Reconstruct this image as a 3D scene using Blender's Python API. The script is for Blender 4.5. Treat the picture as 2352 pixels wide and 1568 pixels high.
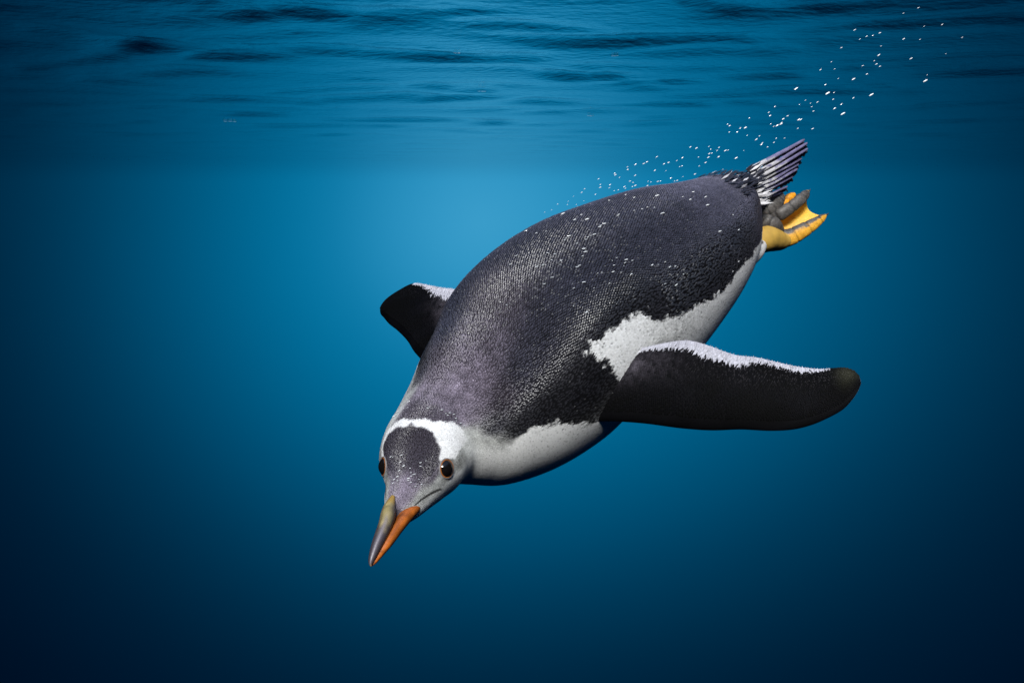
import bpy, math, random
import numpy as np

random.seed(7)
RNG = np.random.default_rng(7)
for o in list(bpy.data.objects):
    bpy.data.objects.remove(o)
SC = bpy.context.scene
COL = SC.collection

#<GEOM>
PITCH = math.radians(8.8)
FOC = 2287.0                                   # focal length in pixels of a 2352-pixel-wide picture (35 mm lens)
CAM = np.array([0.0, 0.0, -1.2])               # the camera hangs 1.2 m under the water surface (z = 0)
RIGHT = np.array([1.0, 0.0, 0.0])
FWD = np.array([0.0, math.cos(PITCH), -math.sin(PITCH)])
UP = np.array([0.0, math.sin(PITCH), math.cos(PITCH)])

def at(px, py, d):
    """the point seen at picture position (px, py), d metres in front of the camera"""
    px = np.asarray(px, float); py = np.asarray(py, float); d = np.asarray(d, float)
    return (CAM + d[..., None] * FWD + ((px - 1176.0) / FOC * d)[..., None] * RIGHT
            + ((784.0 - py) / FOC * d)[..., None] * UP)

def unit(v):
    v = np.asarray(v, float)
    return v / np.maximum(np.linalg.norm(v, axis=-1, keepdims=True), 1e-12)

def spline(ctrl, t):
    """Catmull-Rom through ctrl (K rows) at parameters t in 0..K-1"""
    P = np.asarray(ctrl, float); K = len(P)
    t = np.clip(np.asarray(t, float), 0, K - 1 - 1e-9)
    i = t.astype(int); f = (t - i)[:, None]
    m = np.empty_like(P); m[1:-1] = (P[2:] - P[:-2]) / 2; m[0] = P[1] - P[0]; m[-1] = P[-1] - P[-2]
    p0, p1, m0, m1 = P[i], P[i + 1], m[i], m[i + 1]
    f2, f3 = f * f, f * f * f
    return (2*f3 - 3*f2 + 1) * p0 + (f3 - 2*f2 + f) * m0 + (-2*f3 + 3*f2) * p1 + (f3 - f2) * m1

# the bird's spine from rump to bill: picture x, y, distance, half width, roll of the back, height/width
SPINE = np.array([
    (1727, 428, 1.188,   5, 57, 1.00),
    (1714, 436, 1.187,  40, 57, 1.00),
    (1684, 463, 1.184,  80, 57, 0.98),
    (1645, 511, 1.176, 120, 57, 0.96),
    (1595, 556, 1.158, 151, 57, 0.95),
    (1533, 598, 1.132, 182, 56, 0.94),
    (1445, 659, 1.098, 215, 55, 0.94),
    (1355, 718, 1.062, 238, 53, 0.95),
    (1275, 775, 1.030, 243, 50, 0.96),
    (1211, 840, 1.000, 240, 46, 0.98),
    (1150, 906, 0.972, 214, 41, 1.00),
    (1084, 955, 0.948, 182, 35, 1.02),
    (1035, 985, 0.930, 143, 31, 1.03),
    (1000, 1011, 0.913, 115, 28, 1.02),
    (979, 1038, 0.897, 106, 26, 1.00),
    (966, 1070, 0.882,  98, 25, 0.98),
    (956, 1099, 0.867,  79, 25, 0.98),
    (944, 1127, 0.853,  61, 25, 1.00),
    (926, 1158, 0.840,  46, 25, 1.02),
    (914, 1180, 0.831,  32, 25, 1.02),
    (906, 1195, 0.825,  18, 25, 1.00),
    (902, 1203, 0.822,   3, 25, 1.00),
], float)
NU = len(SPINE) - 1

def body_frames(u):
    """centre, back direction, left-side direction and the two radii of the body at spine positions u"""
    s = spline(SPINE, u)
    c = at(s[:, 0], s[:, 1], s[:, 2])
    a_ = spline(SPINE, np.clip(u + 1.3, 0, NU)); b_ = spline(SPINE, np.clip(u - 1.3, 0, NU))
    t = unit(at(a_[:, 0], a_[:, 1], a_[:, 2]) - at(b_[:, 0], b_[:, 1], b_[:, 2]))
    toward = unit(CAM - c)
    toward = unit(toward - (toward * t).sum(1)[:, None] * t)
    n = unit(np.cross(t, toward))                              # across the body, in the picture plane
    flip = np.sign((n * RIGHT).sum(1) - (n * UP).sum(1)); n = n * flip[:, None]
    ph = np.radians(s[:, 4])
    dors = np.cos(ph)[:, None] * toward - np.sin(ph)[:, None] * n
    left = np.cos(ph)[:, None] * n + np.sin(ph)[:, None] * toward
    r = np.maximum(s[:, 3], 2) * s[:, 2] / FOC; q = s[:, 5]
    a = r / np.sqrt(np.cos(ph) ** 2 + (q * np.sin(ph)) ** 2)
    return c, t, dors, left, a, a * q

def body_point(u, th):
    """surface point; th is 0 along the back, +90 deg on the left flank, 180 deg on the belly"""
    u = np.asarray(u, float); th = np.asarray(th, float)
    c, t, dors, left, a, b = body_frames(u)
    return c + (b * np.cos(th))[:, None] * dors + (a * np.sin(th))[:, None] * left

def project(P):
    d = P - CAM
    z = d @ FWD
    return 1176 + FOC * (d @ RIGHT) / z, 784 - FOC * (d @ UP) / z, z
#</GEOM>

# ------------------------------------------------------------------ camera, world, sun, exposure
cam_data = bpy.data.cameras.new('camera')
cam_data.sensor_width = 36.0
cam_data.lens = 36.0 * FOC / 2352.0
cam_data.clip_start = 0.02
cam_data.clip_end = 3000.0
cam = bpy.data.objects.new('camera', cam_data)
COL.objects.link(cam)
cam.location = CAM
cam.rotation_euler = (math.radians(90) - PITCH, 0, 0)
SC.camera = cam

SUN_EL, SUN_AZ = math.radians(41), math.radians(188)     # azimuth clockwise from +Y: behind the camera, a little to its left
world = bpy.data.worlds.new('World')
SC.world = world
world.use_nodes = True
W = world.node_tree
W.nodes.clear()

def wn(kind, **kw):
    n = W.nodes.new(kind)
    for k, v in kw.items():
        setattr(n, k, v)
    return n

def wmath(op, a, b=None, clamp=False):
    n = wn('ShaderNodeMath', operation=op, use_clamp=clamp)
    for i, v in enumerate((a, b)):
        if v is None:
            continue
        if isinstance(v, (int, float)):
            n.inputs[i].default_value = v
        else:
            W.links.new(v, n.inputs[i])
    return n.outputs[0]

# above the surface: daylight sky.  below the horizon: the glow of open water, brightest
# ahead of the camera and sinking into dark blue with depth
sky = wn('ShaderNodeTexSky', sky_type='NISHITA', sun_disc=False, sun_elevation=SUN_EL, sun_rotation=SUN_AZ)
bg_sky = wn('ShaderNodeBackground'); bg_sky.inputs['Strength'].default_value = 0.14
W.links.new(sky.outputs[0], bg_sky.inputs['Color'])
tc = wn('ShaderNodeTexCoord')
sep = wn('ShaderNodeSeparateXYZ'); W.links.new(tc.outputs['Generated'], sep.inputs[0])
az = wmath('ARCTAN2', sep.outputs[0], sep.outputs[1])
el = wmath('ARCSINE', sep.outputs[2])
A0, WL, WR = -0.030, 0.49, 0.60
E0, WU, WD = -0.035, 0.50, 0.47
da = wmath('SUBTRACT', az, A0); de = wmath('SUBTRACT', el, E0)
dan = wmath('MAXIMUM', wmath('DIVIDE', da, WR), wmath('DIVIDE', da, -WL))
den = wmath('MAXIMUM', wmath('DIVIDE', de, WU), wmath('DIVIDE', de, -WD))
rad = wmath('SQRT', wmath('ADD', wmath('POWER', dan, 2.0), wmath('POWER', den, 2.0)))
ramp = wn('ShaderNodeValToRGB')
W.links.new(wmath('DIVIDE', rad, 1.5, True), ramp.inputs[0])
ramp.color_ramp.interpolation = 'B_SPLINE'

def srgb(r, g, b):
    f = lambda c: (c / 255 / 12.92) if c <= 10.3 else ((c / 255 + 0.055) / 1.055) ** 2.4
    return (f(r), f(g), f(b), 1.0)

GLOW = [(0.00, (60, 158, 203)), (0.14, (45, 148, 195)), (0.30, (4, 122, 169)), (0.50, (0, 97, 139)),
        (0.70, (0, 68, 103)), (0.88, (0, 45, 73)), (1.05, (0, 28, 52)), (1.25, (0, 15, 36)), (1.5, (0, 9, 27))]
cr = ramp.color_ramp
while len(cr.elements) < len(GLOW):
    cr.elements.new(0.5)
for e, (p, c) in zip(cr.elements, GLOW):
    e.position = p / 1.5
for e, (p, c) in zip(cr.elements, GLOW):
    e.color = srgb(*c)
bg_deep = wn('ShaderNodeBackground'); bg_deep.inputs['Strength'].default_value = 0.574
W.links.new(ramp.outputs[0], bg_deep.inputs['Color'])
mr = wn('ShaderNodeMapRange'); mr.inputs['From Min'].default_value = 0.05; mr.inputs['From Max'].default_value = 0.20
W.links.new(sep.outputs[2], mr.inputs['Value'])
mixw = wn('ShaderNodeMixShader')
W.links.new(mr.outputs[0], mixw.inputs[0]); W.links.new(bg_deep.outputs[0], mixw.inputs[1]); W.links.new(bg_sky.outputs[0], mixw.inputs[2])
wout = wn('ShaderNodeOutputWorld'); W.links.new(mixw.outputs[0], wout.inputs['Surface'])

sun_data = bpy.data.lights.new('sun', 'SUN')
sun_data.energy = 5.0
sun_data.angle = math.radians(16)              # softened by the rippled surface
sun_data.color = (1.0, 0.96, 0.92)
sun = bpy.data.objects.new('sun', sun_data)
COL.objects.link(sun)
sun.location = (-2, -3, 5)
sun.rotation_euler = (math.radians(90) - SUN_EL, 0, math.radians(180) - SUN_AZ)

vs = SC.view_settings
vs.view_transform = 'Standard'; vs.look = 'None'; vs.exposure = 0.8; vs.gamma = 1.0
vs.use_curve_mapping = False
SC.cycles.use_denoising = True
SC.cycles.max_bounces = 8
SC.cycles.sample_clamp_indirect = 4.0

# ------------------------------------------------------------------ helpers
def make_mesh(name, verts, faces, mat, parent=None, cols=None, smooth=True):
    """link ONE mesh object; faces is a list of (n, k) index arrays or a list of tuples"""
    me = bpy.data.meshes.new(name)
    verts = np.asarray(verts, np.float32)
    if not isinstance(faces, list) or (faces and not isinstance(faces[0], np.ndarray)):
        me.from_pydata(verts.tolist(), [], [tuple(f) for f in faces])
    else:
        nl = sum(f.size for f in faces); nf = sum(len(f) for f in faces)
        me.vertices.add(len(verts)); me.vertices.foreach_set('co', verts.ravel())
        me.loops.add(nl); me.polygons.add(nf)
        me.loops.foreach_set('vertex_index', np.concatenate([f.ravel() for f in faces]).astype(np.int32))
        sizes = np.concatenate([np.full(len(f), f.shape[1]) for f in faces])
        me.polygons.foreach_set('loop_start', np.concatenate([[0], np.cumsum(sizes)[:-1]]).astype(np.int32))
        me.update(calc_edges=True); me.validate()
    me.polygons.foreach_set('use_smooth', np.full(len(me.polygons), smooth))
    if cols is not None:
        at_ = me.color_attributes.new('Col', 'FLOAT_COLOR', 'POINT')
        c4 = np.ones((len(verts), 4), np.float32); c4[:, :3] = cols
        at_.data.foreach_set('color', c4.ravel())
    me.materials.append(mat)
    me.update()
    ob = bpy.data.objects.new(name, me)
    COL.objects.link(ob)
    if parent is not None:
        ob.parent = parent
        ob.matrix_parent_inverse = parent.matrix_world.inverted()
    return ob

def grid_faces(nu, nv, wrap=True):
    i = np.arange(nu - 1)[:, None]; j = np.arange(nv if wrap else nv - 1)[None, :]
    j2 = (j + 1) % nv
    return np.stack(np.broadcast_arrays(i * nv + j, i * nv + j2, (i + 1) * nv + j2, (i + 1) * nv + j), -1).reshape(-1, 4)

def describe(o, label, cat, group=None):
    o['label'] = label; o['category'] = cat
    if group:
        o['group'] = group

def vnoise(P, scale, seed=0):
    """cheap smooth noise in -1..1 for arrays of points"""
    r = np.random.default_rng(seed)
    out = np.zeros(len(P))
    for k in range(7):
        d = unit(r.normal(size=3)); f = scale * (0.6 + 0.9 * r.random())
        d2 = unit(r.normal(size=3))
        out += np.sin(P @ d * f + r.random() * 6.3 + 1.3 * np.sin(P @ d2 * f * 0.7 + r.random() * 6.3))
    return out / 4.0

def node_mat(name):
    m = bpy.data.materials.new(name); m.use_nodes = True
    nt = m.node_tree
    return m, nt, nt.nodes['Principled BSDF'], nt.links.new

def attr_mat(name, rough=0.45, spec=0.5, noise_scale=900.0, bump=0.3, sheen=0.0, sss=0.0, rough_light=None):
    """material whose colour is the plumage / skin colour stored on the mesh, with fine relief"""
    m, nt, p, L = node_mat(name)
    a = nt.nodes.new('ShaderNodeAttribute'); a.attribute_name = 'Col'
    L(a.outputs['Color'], p.inputs['Base Color'])
    p.inputs['Roughness'].default_value = rough
    p.inputs['Specular IOR Level'].default_value = spec
    if sheen:
        p.inputs['Sheen Weight'].default_value = sheen
        p.inputs['Sheen Roughness'].default_value = 0.4
    if sss:
        p.inputs['Subsurface Weight'].default_value = sss
        p.inputs['Subsurface Radius'].default_value = (0.004, 0.002, 0.001)
        p.inputs['Subsurface Scale'].default_value = 1.0
    if rough_light is not None:
        bw = nt.nodes.new('ShaderNodeRGBToBW'); L(a.outputs['Color'], bw.inputs[0])
        r = nt.nodes.new('ShaderNodeMapRange')
        r.inputs['From Min'].default_value = 0.05; r.inputs['From Max'].default_value = 0.4
        r.inputs['To Min'].default_value = rough; r.inputs['To Max'].default_value = rough_light
        L(bw.outputs[0], r.inputs['Value']); L(r.outputs[0], p.inputs['Roughness'])
    t = nt.nodes.new('ShaderNodeTexCoord')
    n = nt.nodes.new('ShaderNodeTexNoise'); n.inputs['Scale'].default_value = noise_scale; n.inputs['Detail'].default_value = 3
    L(t.outputs['Object'], n.inputs['Vector'])
    b = nt.nodes.new('ShaderNodeBump'); b.inputs['Strength'].default_value = bump; b.inputs['Distance'].default_value = 0.0006
    L(n.outputs[0], b.inputs['Height']); L(b.outputs[0], p.inputs['Normal'])
    return m

def flat_mat(name, col, rough=0.4, spec=0.5, noise=0.0):
    m, nt, p, L = node_mat(name)
    p.inputs['Roughness'].default_value = rough
    p.inputs['Specular IOR Level'].default_value = spec
    t = nt.nodes.new('ShaderNodeTexCoord')
    n = nt.nodes.new('ShaderNodeTexNoise'); n.inputs['Scale'].default_value = 300
    L(t.outputs['Object'], n.inputs['Vector'])
    mx = nt.nodes.new('ShaderNodeMix'); mx.data_type = 'RGBA'
    mx.inputs[6].default_value = (*[c * (1 - noise) for c in col], 1); mx.inputs[7].default_value = (*[min(1, c * (1 + noise)) for c in col], 1)
    L(n.outputs[0], mx.inputs[0]); L(mx.outputs[2], p.inputs['Base Color'])
    return m

# ------------------------------------------------------------------ the water surface, seen from below
def build_water():
    th = np.concatenate([np.radians(np.linspace(-33, 33, 640)), np.radians(np.linspace(34.5, 325.5, 130))])
    r = np.geomspace(0.25, 420, 430)
    R, T = np.meshgrid(r, th, indexing='ij')
    X = R * np.sin(T); Y = R * np.cos(T)
    g = np.random.default_rng(21)
    Z = np.zeros_like(X)
    # warp the plane so the crests wander
    wx = X + 0.30 * np.sin(0.9 * Y + 0.7 * X + 1.0) + 0.15 * np.sin(2.1 * X - 1.3 * Y)
    wy = Y + 0.30 * np.sin(0.8 * X - 0.5 * Y + 2.0) + 0.15 * np.sin(1.9 * Y + 1.7 * X)
    for k in range(150):
        lam = 0.12 * (4.0 / 0.12) ** g.random()
        d = g.normal(0.0, 0.62) + math.pi / 2             # waves run mostly towards and away from the viewer
        kx, ky = math.cos(d) * 2 * math.pi / lam, math.sin(d) * 2 * math.pi / lam
        amp = WAVE * lam / (2 * math.pi) * (0.5 + g.random()) * min(1.0, (lam / 0.20) ** 0.5) * min(1.0, (0.8 / lam) ** 0.6)
        fade = np.clip(lam / (0.017 * R) / 3.0 - 0.4, 0, 1)
        Z += amp * fade * np.sin(kx * wx + ky * wy + g.random() * 6.283)
    Z = Z + 0.6 * np.abs(Z)                               # flat troughs, sharper crests
    Z = Z / (1 + (R / 38.0) ** 2)
    me_v = np.stack([X, Y, Z], -1).reshape(-1, 3)
    m, nt, p, L = node_mat('water_surface')
    nt.nodes.remove(p)
    out = nt.nodes['Material Output']
    tr = nt.nodes.new('ShaderNodeBsdfTransparent'); tr.inputs[0].default_value = (0.93, 0.97, 0.98, 1)
    gl = nt.nodes.new('ShaderNodeBsdfGlossy'); gl.inputs['Roughness'].default_value = 0.045
    gl.inputs['Color'].default_value = (0.75, 0.81, 0.83, 1)
    fr = nt.nodes.new('ShaderNodeFresnel'); fr.inputs['IOR'].default_value = 1.333
    mx = nt.nodes.new('ShaderNodeMixShader')
    geo = nt.nodes.new('ShaderNodeNewGeometry')
    n1 = nt.nodes.new('ShaderNodeTexNoise'); n1.inputs['Scale'].default_value = 9.0; n1.inputs['Detail'].default_value = 3
    L(geo.outputs['Position'], n1.inputs['Vector'])
    b = nt.nodes.new('ShaderNodeBump'); b.inputs['Strength'].default_value = 0.25; b.inputs['Distance'].default_value = 0.03
    L(n1.outputs[0], b.inputs['Height'])
    for n in (gl, fr):
        L(b.outputs[0], n.inputs['Normal'])
    L(fr.outputs[0], mx.inputs[0]); L(tr.outputs[0], mx.inputs[1]); L(gl.outputs[0], mx.inputs[2])
    # far out the surface fades to transparent, standing in for haze at the horizon
    ln = nt.nodes.new('ShaderNodeVectorMath'); ln.operation = 'LENGTH'; L(geo.outputs['Position'], ln.inputs[0])
    iv = nt.nodes.new('ShaderNodeMath'); iv.operation = 'DIVIDE'; iv.inputs[0].default_value = 1.0; L(ln.outputs['Value'], iv.inputs[1])
    fd = nt.nodes.new('ShaderNodeMapRange'); fd.interpolation_type = 'SMOOTHSTEP'
    fd.inputs['From Min'].default_value = 0.024; fd.inputs['From Max'].default_value = 0.0026
    L(iv.outputs[0], fd.inputs['Value'])
    clear = nt.nodes.new('ShaderNodeBsdfTransparent')
    mf = nt.nodes.new('ShaderNodeMixShader')
    L(fd.outputs[0], mf.inputs[0]); L(mx.outputs[0], mf.inputs[1]); L(clear.outputs[0], mf.inputs[2])
    L(mf.outputs[0], out.inputs['Surface'])
    f = grid_faces(len(r), len(th), True)
    o = make_mesh('water', me_v, [f], m)
    o['kind'] = 'structure'
    return o

WAVE = 0.0122
water = build_water()

# ------------------------------------------------------------------ the penguin
penguin = bpy.data.objects.new('penguin', None)
COL.objects.link(penguin)
penguin.location = body_point([6.0], [math.pi])[0]
penguin.empty_display_size = 0.05
describe(penguin, 'black and white penguin diving head first under the water with flippers spread', 'penguin')
bpy.context.view_layer.update()

DARK = np.array([0.030, 0.029, 0.040]); BLACK = np.array([0.010, 0.010, 0.013])
LILAC = np.array([0.118, 0.100, 0.132]); SLATE = np.array([0.046, 0.045, 0.066]); WHITE = np.array([0.76, 0.76, 0.75]); GREY = np.array([0.54, 0.55, 0.53])

BELLY = [(2.6, 112), (3.2, 108), (3.82, 100), (4.7, 91), (5.3, 92), (5.87, 88.5), (6.49, 82.5), (6.99, 80), (7.49, 74), (7.71, 68), (7.92, 65),
         (8.23, 66.5), (8.83, 62), (9.12, 60), (9.16, 64.5), (9.02, 70.5), (9.0, 74.5), (8.85, 90), (9.0, 106), (9.45, 104), (9.9, 92), (10.33, 80),
         (10.93, 69), (11.19, 67), (11.45, 70), (11.75, 76), (12.2, 74), (12.6, 72), (13.0, 78), (13.5, 88), (14.2, 92), (14.9, 100), (15.8, 104), (16.7, 100), (17.3, 94),
         (18, 88), (19, 80), (19.6, 76), (19.6, 200), (2.4, 200)]
CROWN_NEAR = [(14.62, -1), (14.64, 6), (14.70, 12), (14.83, 21), (15.01, 30.5), (15.28, 38), (15.52, 43), (15.95, 47.5), (16.2, 50), (16.7, 49.5), (17.3, 38), (18.0, 20), (18.3, 0), (17, -2)]
CROWN_FAR = [(14.62, -1), (14.60, 12), (14.58, 24), (14.60, 36), (14.70, 47), (14.95, 54), (15.3, 56), (15.7, 57), (16.2, 57), (16.7, 50), (17.3, 38), (18.0, 20), (18.3, 0), (17, -2)]
BAND_NEAR = [(14.33, -1), (14.30, 8), (14.21, 20), (13.90, 28), (13.64, 35), (13.61, 42), (13.70, 50), (13.84, 57), (14.3, 63), (14.63, 66), (15.1, 68), (15.4, 66), (15.6, 61),
             (15.9, 54), (15.95, 48.5), (15.52, 44), (15.28, 39), (15.01, 31.5), (14.83, 22), (14.70, 13), (14.64, 6), (14.62, -1)]
BAND_FAR = [(14.33, -1), (14.31, 12), (14.27, 28), (14.26, 40), (14.38, 50), (14.68, 58), (15.1, 62), (15.5, 62), (15.7, 60),
            (15.7, 57), (15.3, 56), (14.95, 54), (14.70, 47), (14.60, 36), (14.58, 24), (14.60, 12), (14.62, -1)]
GAPE = [(16.55, 95), (16.75, 90), (17.3, 78), (17.95, 68), (18.5, 63), (18.4, 59), (17.9, 62), (17.25, 73), (16.7, 86)]

def poly_dist(u, t, poly, ku=13.0):
    """signed distance (about degrees) to a polygon in body coordinates, positive inside"""
    P = np.array(poly, float) * np.array([ku, 1.0])
    x = u * ku; y = t
    d = np.full(len(x), 1e9); inside = np.zeros(len(x), bool)
    for (x0, y0), (x1, y1) in zip(P, np.roll(P, -1, 0)):
        ex, ey = x1 - x0, y1 - y0
        s = np.clip(((x - x0) * ex + (y - y0) * ey) / max(ex * ex + ey * ey, 1e-9), 0, 1)
        d = np.minimum(d, np.hypot(x - x0 - s * ex, y - y0 - s * ey))
        if ey != 0:
            cnd = ((y0 > y) != (y1 > y)) & (x < ex * (y - y0) / ey + x0)
            inside ^= cnd
    return np.where(inside, d, -d)

# soft plumage tones, with nape and rump sheen and throat fill light painted in: spine position, angle from the back, colour
SOFT = [(1, 0, SLATE * 1.2), (2.5, 0, SLATE * 1.9), (2.5, 60, SLATE * 1.3), (2, 100, DARK), (4.2, 0, SLATE * 1.7), (4.2, 45, SLATE * 1.2), (4.5, 80, BLACK * 2), (6, 0, SLATE * .9), (6, 40, SLATE * .7), (6, 75, BLACK * 1.5),
        (8, 0, SLATE * .8), (8, 35, SLATE * .75), (8, 58, BLACK * 1.6), (9.5, 0, LILAC * .6), (9.5, 35, SLATE * .7), (9.7, 75, BLACK * 1.3),
        (10.5, 0, LILAC * .8), (10.5, 35, SLATE * .8), (10.6, 65, BLACK * 1.4), (11.3, 0, LILAC * 1.5), (11.3, 35, LILAC * .6), (11.2, 62, BLACK * 2.5),
        (12.1, 0, LILAC * 1.7), (11.8, 14, LILAC * 1.5), (12.5, 14, LILAC * 1.8), (12.5, 0, LILAC * 1.8), (12.1, 27, LILAC * 1.4), (12.0, 52, DARK * 1.7), (12.3, 68, GREY * .7), (12.9, 0, LILAC * 1.8), (12.9, 33, LILAC * 1.7), (13.1, 55, GREY * .75),
        (12.9, 82, GREY * 1.5), (12.6, 100, GREY * 1.5), (13.4, 95, GREY * 1.5), (13.75, 0, LILAC * .7), (13.7, 26, LILAC * .8), (13.6, 56, GREY * .9), (13.9, 78, GREY * 1.25), (14.0, 108, GREY * 1.4),
        (14.75, 80, GREY * .55), (15.2, 80, GREY * .38), (15.5, 98, GREY * 1.3), (16.0, 94, GREY * 1.2), (16.3, 80, GREY * .5), (15.2, 115, GREY * 1.5),
        (16.8, 52, LILAC * .9), (16.8, 72, GREY * .6), (17.37, 30, LILAC * 1.05), (17.2, 92, GREY * .95), (17.9, 0, LILAC * 1.5), (17.7, 58, GREY * .55), (18.4, 30, LILAC * 1.3),
        (18.4, 80, GREY * .8), (17, 116, GREY * 1.4), (19.5, 0, LILAC * 1.0), (19.5, 55, GREY * .4)]
SOFT_U = np.array([s[0] for s in SOFT], float); SOFT_T = np.array([s[1] for s in SOFT], float); SOFT_C = np.array([s[2] for s in SOFT])

def sstep(x, a, b):
    x = np.clip((x - a) / (b - a), 0, 1)
    return x * x * (3 - 2 * x)

def plumage(u, th_deg, P):
    t = np.abs(th_deg)
    num = np.zeros((len(u), 3)); den = np.zeros(len(u))
    for k in range(len(SOFT)):
        w = 1.0 / (1.0 + (((u - SOFT_U[k]) * 16) ** 2 + (t - SOFT_T[k]) ** 2) / 60.0) ** 2.2
        num += w[:, None] * SOFT_C[k]; den += w
    c = num / den[:, None]
    n1 = vnoise(P, 300, 1); n2 = vnoise(P, 900, 2); n3 = vnoise(P, 140, 3)
    c = c * (1 + 0.16 * n1 + 0.16 * n2)[:, None].clip(.45, 1.6)
    jag = 1.0 * n1 + 1.5 * n2
    neck = sstep(u, 11.2, 12.4)
    b = sstep(poly_dist(u, t, BELLY) + jag * (1 - .3 * neck), -0.8 - 13 * neck, 0.8 + 13 * neck)
    white = WHITE * (1.08 - 0.10 * np.clip(n3, -1, 1))[:, None] * (1 - 0.12 * neck)[:, None]
    # white flank behind the flipper darkened in colour, its shade painted in
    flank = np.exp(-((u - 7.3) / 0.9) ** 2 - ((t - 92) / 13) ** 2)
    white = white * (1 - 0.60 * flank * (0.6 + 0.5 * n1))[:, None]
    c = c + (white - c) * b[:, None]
    hj = 0.8 * n1 + 0.9 * n2
    cw = sstep(np.where(th_deg >= 0, poly_dist(u, t, CROWN_NEAR, 24.0), poly_dist(u, t, CROWN_FAR, 24.0)) + hj, -1.5, 1.5)
    fade = sstep(u, 16.7, 17.8)
    crown = (LILAC * .40)[None] * (1 - fade)[:, None] + c * fade[:, None]
    c = c + (crown - c) * cw[:, None]
    dband = np.where(th_deg >= 0, poly_dist(u, t, BAND_NEAR, 24.0), poly_dist(u, t, BAND_FAR, 24.0))
    bd = sstep(dband + hj * 2.0, -2.0, 2.0)
    c = c + (np.array([0.72, 0.72, 0.72]) * (1 - 0.10 * np.clip(n1, -1, 1))[:, None] - c) * bd[:, None]
    g = sstep(poly_dist(u, t, GAPE, 24.0) + hj * .6, -1.6, 1.6)
    c = c + (np.array([0.02, 0.018, 0.018]) - c) * (0.9 * g)[:, None]
    return np.clip(c, 0.004, 0.9)

plume_mat = attr_mat('wet_plumage', rough=0.33, spec=0.7, noise_scale=1200, bump=0.25, rough_light=0.7)

skin_mat = attr_mat('dry_down', rough=0.85, spec=0.08, noise_scale=1200, bump=0.2)
# body: one continuous skin
nu, nv = 620, 380
uu = np.linspace(0, NU, nu)
tt = np.linspace(-math.pi, math.pi, nv, endpoint=False)
UG, TG = np.meshgrid(uu, tt, indexing='ij')
BP = body_point(UG.ravel(), TG.ravel())
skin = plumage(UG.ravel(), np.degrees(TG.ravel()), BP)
under = sstep(skin.mean(1), 0.12, 0.35)[:, None]              # body colour set darker between the dark feathers, gaps read as pits
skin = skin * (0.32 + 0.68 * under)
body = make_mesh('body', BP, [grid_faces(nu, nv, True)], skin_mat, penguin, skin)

def feather_mesh(P, back, side, nrm, length, width, lift, cols, cols_tip=None):
    """one small bowed leaf per point: 5 vertices, 4 triangles"""
    L_ = length[:, None]; W_ = width[:, None]; H_ = lift[:, None]
    v0 = P - 0.15 * L_ * back - 0.0002 * nrm
    v1 = P + 0.45 * L_ * back + 0.5 * W_ * side + 0.25 * H_ * nrm
    v2 = P + 0.45 * L_ * back - 0.5 * W_ * side + 0.25 * H_ * nrm
    v3 = P + 0.5 * L_ * back + 0.75 * H_ * nrm
    v4 = P + L_ * back + 0.8 * H_ * nrm
    V = np.stack([v0, v1, v2, v3, v4], 1).reshape(-1, 3)
    b = (np.arange(len(P)) * 5)[:, None]
    F = np.concatenate([b + np.array([[0, 1, 3]]), b + np.array([[0, 3, 2]]), b + np.array([[3, 1, 4]]), b + np.array([[2, 3, 4]])])
    ct = cols if cols_tip is None else cols_tip
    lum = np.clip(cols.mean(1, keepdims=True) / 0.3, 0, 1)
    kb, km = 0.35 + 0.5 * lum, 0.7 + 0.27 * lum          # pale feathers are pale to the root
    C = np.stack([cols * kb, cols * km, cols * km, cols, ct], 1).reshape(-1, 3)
    return V, F, C

# coat: rows of small overlapping scale feathers lying back along the body
NROW = 256
fine = np.linspace(1.2, 19.5, 4000)
cc, _, _, _, ra, rb = body_frames(fine)
arc = np.concatenate([[0], np.cumsum(np.linalg.norm(np.diff(cc, axis=0), axis=1))])
sp = np.maximum(2 * math.pi * ra / NROW, 0.0011)
rows = np.interp(np.arange(0, np.sum(np.diff(arc) / sp[:-1])), np.concatenate([[0], np.cumsum(np.diff(arc) / sp[:-1])]), fine)
fu, ft = [], []
for i, u0 in enumerate(rows):
    th = (np.arange(NROW) + 0.5 * (i % 2)) / NROW * 2 * math.pi - math.pi
    fu.append(np.full(NROW, u0)); ft.append(th)
fu = np.concatenate(fu); ft = np.concatenate(ft)
loose = 0.06 + 0.34 * sstep(fu, 9.0, 12.0) + 0.40 * sstep(np.abs(np.degrees(ft)), 52, 70) * (fu < 13)
du = np.interp(fu, rows[:-1], np.diff(rows))
fu = fu + RNG.normal(0, 1, len(fu)) * loose * du
ft = ft + RNG.normal(0, 1, len(ft)) * loose * 2 * math.pi / NROW
eye_gap = np.hypot((fu - 15.9) * 24, np.abs(np.degrees(ft)) - 68) < 12
keep = ~eye_gap
fu, ft = fu[keep], ft[keep]
FP = body_point(fu, ft)
_, tb, _, _, fa, _ = body_frames(fu)
e1 = body_point(fu, ft + 0.01) - FP
e2 = body_point(np.clip(fu - 0.05, 0, NU), ft) - FP
side = unit(e1); back = unit(e2); nrm = unit(np.cross(side, back))
ctr = body_frames(fu)[0]
nrm *= np.sign(((FP - ctr) * nrm).sum(1))[:, None]
side = unit(np.cross(back, nrm))
spc = np.maximum(2 * math.pi * fa / NROW, 0.0011)
skew = RNG.normal(0, 0.06, len(fu)) + 0.08 * vnoise(FP, 60, 9)
back = unit(back + skew[:, None] * side)
side = unit(np.cross(back, nrm))
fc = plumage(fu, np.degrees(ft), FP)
fc = fc * (1 + RNG.normal(0, 0.18, len(fu)))[:, None]
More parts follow.
